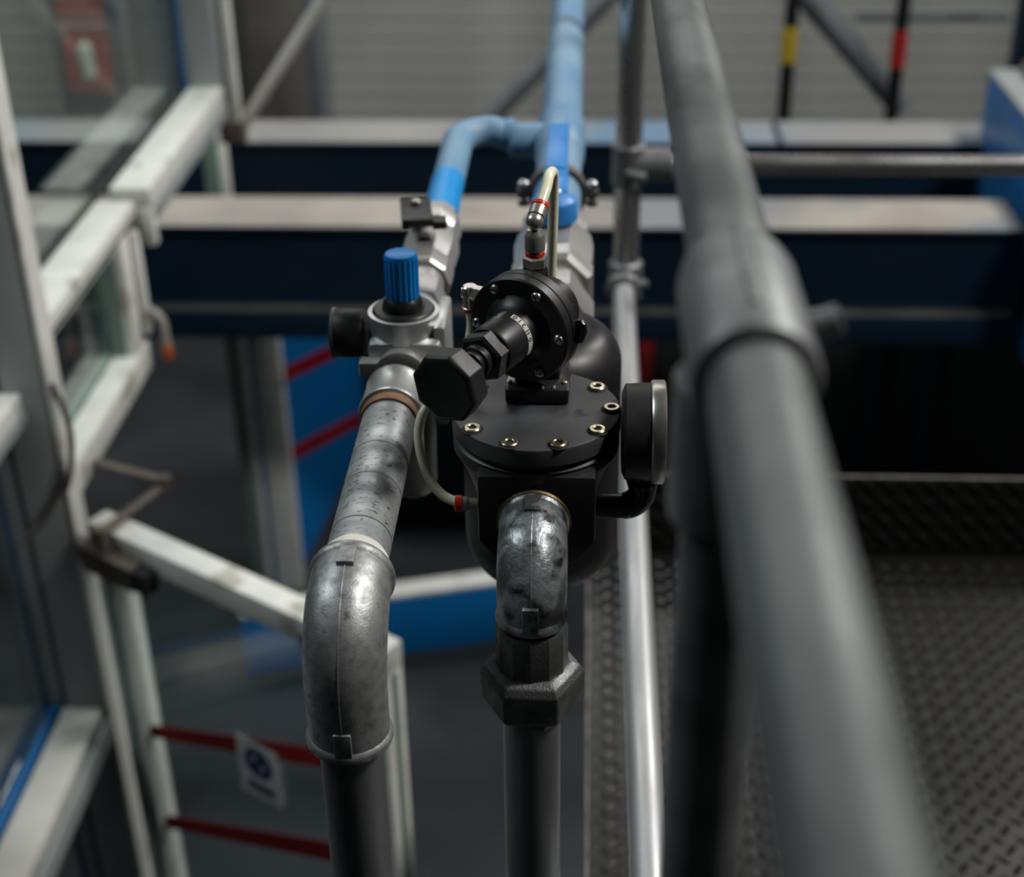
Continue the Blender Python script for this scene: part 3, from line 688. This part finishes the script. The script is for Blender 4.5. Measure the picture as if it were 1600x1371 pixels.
# curved cable along the post
solo('cable', B().sweep(smooth_path([(-.942, 2.290, .28), (-.925, 2.286, .22), (-.923, 2.284, .16), (-.940, 2.276, .08), (-.965, 2.272, .05), (-1.0, 2.268, .00), (-1.03, 2.266, -.03)], 8), .006, 12), 'brown_iron', 'thin brown cable looping across the left grey post', 'cable')
# pull handle with orange tip on the stile
ph = thing('pull_handle', 'small bent metal handle with an orange tip on the white window stile', 'handle', (-.93, 2.87, .03))
B().sweep(smooth_path([(-.935, 2.862, .155), (-.918, 2.858, .150), (-.905, 2.856, .128), (-.903, 2.856, .075)], 6), .0095, 14).build('grip', 'brace_pale', ph)
B().lathe([(0, .010), (.006, .0125), (.030, .0125), (.036, .009)], (-.903, 2.856, .042), uz, 20).build('tip', 'orange', ph)

# ------------------------------------------------------------------ open glazed door
H0 = Vector((-.905, 2.292, 0)); H1 = Vector((-.305, 1.912, 0))
dd = (H1 - H0).normalized(); dl = (H1 - H0).length; dnrm = Vector((dd.y, -dd.x, 0))   # faces the viewer
if dnrm.y > 0: dnrm = -dnrm
DM = Matrix(((dd.x, dnrm.x, 0, H0.x), (dd.y, dnrm.y, 0, H0.y), (0, 0, 1, 0), (0, 0, 0, 1)))
def dbox(bb, s0, s1, n0, n1, z0, z1, bev=.002): return bb.box((s0, n0, z0), (s1, n1, z1), bev, DM)
dr = thing('glazed_door', 'open white framed glass door with red stripes below the partition', 'door', (H0.x, H0.y, GZ + .02))
dbox(B(), 0, dl, -.026, .026, -.052, .0, .003).build('top_rail', 'white_alu', dr)
for a, c in ((0, .058), (dl - .058, dl)):
    st = dbox(B(), a, c, -.024, .024, GZ + .02, -.05, .003).build('stile', 'white_alu', dr)
    m_ = (a + c) / 2
    dbox(B(), m_ - .010, m_ + .010, .0235, .0252, GZ + .02, -.055, .0005).build('stile_channel', 'green_strip', st)
dbox(B(), dl - .001, dl + .0012, -.010, .006, GZ + .02, -.055, .0004).build('edge_channel', 'green_strip', dr)
dbox(B(), .058, dl - .058, -.024, .024, GZ + .02, GZ + .12, .003).build('bottom_rail', 'white_alu', dr)
dbox(B(), .050, dl - .050, -.003, .003, GZ + .10, -.05, 0).build('pane', 'glass', dr)
dbox(B(), dl * .74, dl * .80, .026, .029, -.058, -.030, .001).build('rail_patch', 'brown_iron', dr)
for za, zb2, hh in ((-.477, -.300, .038), (-.723, -.530, .042), (-.985, -.78, .045)):
    B().prism([DM @ Vector((.0585, .0034, za)), DM @ Vector((.540, .0034, zb2)), DM @ Vector((.540, .0034, zb2 - hh - .008)), DM @ Vector((.0585, .0034, za - hh + .004))], dnrm * .0008).build('red_strap', 'red_tape', dr)
cdn = thing('notice_card', 'white notice card with a blue round symbol on the door glass', 'notice', tuple(DM @ Vector((.27, .03, -.6))))
s0, s1, zt_, zb_ = .309, .414, -.375, -.512
dbox(B(), s0, s1, 0.0046, .0054, zb_, zt_, 0).build('card', 'paper', cdn)
mc = DM @ Vector(((s0 + s1) / 2, .0055, zt_ - .050))
B().lathe([(0, .036), (.0004, .036)], mc, dnrm, 40).build('blue_disc', 'sign_blue', cdn)
for (a, h) in ((-.010, .010), (.011, -.008)):
    B().lathe([(.0005, .006), (.0008, .006)], mc + dd * a + uz * h, dnrm, 16).build('disc_mark', 'paper', cdn)
dbox(B(), s0 + .018, s1 - .018, .0055, .0059, zb_ + .014, zb_ + .034, 0).build('caption_bar', 'sign_blue', cdn)
# door closer with scissor arm
dc = thing('door_closer', 'brown door closer with a bent scissor arm above the open door', 'door closer', tuple(DM @ Vector((.08, .045, -.07))))
dbox(B(), .015, .150, .027, .062, -.082, -.030, .004).build('closer_body', 'brown_iron', dc)
dbox(B(), .150, .185, .027, .060, -.080, -.034, .004).build('end_cap', 'hole', dc)
dbox(B(), -.005, .022, .027, .055, -.074, -.034, .003).build('end_cap', 'brown_iron', dc)
def bar(bb, a, c, w_, h): 
    a = Vector(a); c = Vector(c); d = (c - a).normalized(); n_ = uz.cross(d).normalized() * w_
    return bb.prism([a + n_, c + n_, c - n_, a - n_], (0, 0, h), .001)
pv = DM @ Vector((.065, .045, .006)); el = Vector((-.795, 2.385, .010)); hd_ = Vector((-.945, 2.430, .022))
bar(B(), pv, el, .010, .007).build('main_arm', 'brown_iron', dc)
bar(B(), el + uz * .008, hd_ + uz * .008, .010, .007).build('link_arm', 'brown_iron', dc)
B().lathe([(-.002, .012), (.020, .012)], el, uz, 20).build('arm_joint', 'brown_iron', dc)
B().lathe([(-.034, .012), (.014, .012)], pv, uz, 20).build('arm_pivot', 'brown_iron', dc)

# ================================================================== BLUE STEEL BEAMS
def beam(name, label, x0, x1, y0, y1, zt, h, mtop, splice=None):
    t = thing(name, label, 'beam', ((x0 + x1) / 2, y0, zt - h))
    B().box((x0, y0, zt - .022), (x1, y1, zt - .003), .002).build('top_flange', 'blue_paint', t)
    dsts = [(x0, x1)] if not splice else [(x0, splice - .012), (splice + .012, x1)]
    for a, c in dsts: B().box((a, y0 + .004, zt - .003), (c, y1 - .004, zt), .001).build('dust_layer', mtop, t)
    B().box((x0, y0 + .018, zt - h + .10), (x1, y0 + .032, zt - .02)).build('web', 'blue_paint', t)
    B().box((x0, y0 - .035, zt - h), (x1, y0 + .09, zt - h + .10), .004).build('bottom_member', 'blue_paint', t)
    B().box((x0, y0 - .034, zt - h + .10), (x1, y0 + .018, zt - h + .104)).build('bottom_ledge', 'ledge', t)
    return t
bm2 = beam('steel_beam', 'nearer dark blue steel beam with a dusty beige top', -3.6, 1.40, 4.50, 4.775, -.308, .392, 'dusty', .55)
B().box((1.40, 4.49, -.70), (1.412, 4.78, -.308), .002).build('end_plate', 'blue_paint', bm2)
bm1 = beam('steel_beam', 'farther blue steel beam with a worn pale top', -4.2, 1.52, 5.32, 5.585, -.300, .36, 'dusty_blue', .72)
eb = thing('machine_rail', 'blue machine rail end with grey top at the right edge', 'rail', (1.65, 5.2, -.7))
B().box((1.46, 4.2, -.75), (2.1, 5.40, -.06), .006).build('body', 'blue_film', eb)
B().box((1.46, 4.2, -.06), (2.1, 5.40, -.045), .003).build('top_plate', 'grey_post', eb)
B().box((1.56, 5.2, -.045), (1.75, 5.36, -.005), .004).build('top_block', 'brown_iron', eb)

# dark machine below the beams, standing on a low blue plinth
mh = thing('machine_housing', 'dark machine housing under the blue beams', 'machine', (.6, 5.2, GZ))
B().box((-.93, 5.42, GZ), (2.9, 5.9, -.72), .004).build('sheet', 'dark_machine', mh)
for xx in (1.02, 1.24):
    B().box((xx + .12, 5.375, GZ), (xx + .19, 5.418, -.75), .003).build('leg', 'blue_paint', mh)
B().box((.225, 5.385, -1.35), (.285, 5.418, -.76), .003).build('red_strip', 'red_band', mh)
K0 = Vector((-1.26, 4.40, GZ)); K1 = Vector((-.16, 4.685, GZ)); kd = (K1 - K0).normalized(); kn_ = Vector((-kd.y, kd.x, 0))
pl = thing('machine_plinth', 'low blue plinth with a pale top strip on the hall floor', 'plinth', tuple((K0 + K1) / 2))
B().prism([K0, K1, K1 + kn_ * .06, K0 + kn_ * .06], (0, 0, .265), .004).build('plinth_body', 'blue_panel', pl)
B().prism([K0 + uz * .265, K1 + uz * .265, K1 + kn_ * .085 + uz * .265, K0 + kn_ * .085 + uz * .265], (0, 0, .018), .003).build('top_strip', 'white_alu', pl)

# second glazed screen: two posts and a blue panel with red stripes
sg = thing('blue_screen', 'bright blue screen panel with two red stripes between white posts', 'screen', (-1.2, 4.98, GZ))
B().box((-1.245, 4.955, GZ), (-1.140, 5.01, -.55), .003).build('post', 'white_alu', sg)
B().box((-1.345, 4.955, GZ), (-1.290, 5.01, .02), .003).build('post', 'green_strip', sg)
B().box((-1.290, 4.955, GZ), (-1.265, 5.01, .02), .003).build('post_edge', 'white_alu', sg)
B().box((-1.267, 4.965, GZ), (-1.243, 5.00, -.55)).build('post_gap', 'blue_film', sg)
Q0 = Vector((-1.150, 4.985, 0)); Q1 = Vector((-.89, 5.32, 0)); qd = (Q1 - Q0).normalized(); qn = Vector((qd.y, -qd.x, 0))
B().prism([Q0 + uz * (-2.02), Q1 + uz * (-1.58), Q1 + uz * (-.74), Q0 + uz * (-.74)], -qn * .02, .002).build('panel', 'blue_panel', sg)
for zz in (-1.112, -1.465):
    B().prism([Q0 + qn * .001 + uz * (zz - .03), Q1 + qn * .001 + uz * (zz - .03), Q1 + qn * .001 + uz * (zz + .03), Q0 + qn * .001 + uz * (zz + .03)], qn * .003).build('red_stripe', 'red_tape', sg)

# ================================================================== FAR BACKGROUND
sg2 = thing('fire_sign_board', 'grey board with a red extinguisher sign against the far wall', 'sign', (-2.55, 7.5, -.9))
B().box((-2.735, 7.50, -.88), (-2.375, 7.53, .25), .003).build('board', 'sign_board', sg2)
B().box((-2.690, 7.497, -.46), (-2.455, 7.50, -.20)).build('upper_sign', 'sign_red', sg2)
B().box((-2.690, 7.494, -.295), (-2.470, 7.4975, -.27)).build('text_line', 'sign_text', sg2)
B().box((-2.690, 7.494, -.385), (-2.470, 7.4975, -.355)).build('text_line', 'sign_text', sg2)
B().box((-2.690, 7.494, -.430), (-2.455, 7.4975, -.415)).build('text_line', 'sign_white', sg2)
B().box((-2.685, 7.497, -.775), (-2.445, 7.50, -.470)).build('lower_sign', 'sign_red', sg2)
B().lathe([(0, .040), (.16, .040), (.185, .018), (.215, .018)], (-2.575, 7.512, -.695), uz, 20).build('extinguisher_symbol', 'sign_white', sg2)
for zz in (-.74, -.762):
    B().box((-2.665, 7.494, zz), (-2.465, 7.4975, zz + .012)).build('text_line', 'sign_text', sg2)
solo('wall_column', B().box((-2.36, 8.3, GZ), (-1.98, 8.6, 2.4), .005), 'wall_dark', 'dark column standing right of the red sign board', 'column')
solo('column', B().box((-1.235, 6.48, GZ), (-1.19, 6.56, 2.4), .004), 'brace', 'slim grey column behind the pale diagonal brace', 'column')
def brace(label, p0, p1, rr, m, name='brace'):
    p0 = Vector(p0); p1 = Vector(p1)
    solo(name, B().lathe([(0, rr), ((p1 - p0).length, rr)], p0, p1 - p0, sides=16), m, label, 'brace')
brace('pale diagonal tube rising right from the far white post', (-.915, 3.78, .255), (-.30, 3.78, 1.10), .017, 'brace_light')
brace('grey diagonal brace between the yellow and red banded rods', (.55, 6.6, .36), (1.42, 6.6, -.565), .055, 'brace')
brace('dim diagonal brace behind the upright blue pipe', (-.44, 6.7, -.65), (.55, 6.7, .38), .045, 'brace')
def rod(label, x, m, z0, z1):
    t = thing('banded_rod', label, 'rod', (x, 6.45, GZ))
    B().lathe([(GZ, .030), (2.4, .030)], (x, 6.45, 0), uz, 20).build('rod', 'black_rod', t)
    B().lathe([(z0, .033), (z0 + .001, .034), (z1, .034), (z1 + .001, .033)], (x, 6.45, 0), uz, 20).build('band', m, t)
rod('black upright rod with a yellow band', .875, 'yellow', -.315, -.165)
rod('black upright rod with a red band', 1.345, 'red_band', -.335, -.180)
solo('upright_post', B().box((1.83, 6.4, GZ), (1.93, 6.5, 2.4), .004), 'blue_paint', 'dark blue upright at the far right edge', 'post')
solo('wall_rail', B().box((1.25, 7.0, -.285), (1.95, 7.03, -.245), .003), 'brace', 'thin grey horizontal bar behind the red banded rod', 'bar')
# bracket on the platform edge
bk_ = thing('edge_bracket', 'small pale bracket under the platform edge beside the riser', 'bracket', (.004, 1.46, -.3))
B().box((-.030, 1.44, -.085), (.010, 1.48, -.062), .003).build('arm', 'brace_pale', bk_)
B().box((-.002, 1.30, -.45), (.008, 1.44, -.075), .002).build('strip', 'brace_pale', bk_)
B().box((.0085, 1.28, -.45), (.0155, 1.46, -.062), .002).build('blue_strip', 'blue_panel', bk_)

GROUPS = {'pipe_elbow': 'galvanized pipe elbows', 'riser_pipe': 'vertical galvanized riser pipes', 'air_hose': 'clear air hoses of the valve',
          'rail_fitting': 'clamp fittings of the guard rail', 'steel_beam': 'blue steel beams', 'banded_rod': 'black rods with coloured bands',
          'ball_valve': 'ball valves in the air lines'}
for o in bpy.data.objects:
    if '_o' in o: del o['_o']
    k = o.name.split('.')[0]
    if k in GROUPS and o.parent is None: o['group'] = GROUPS[k]
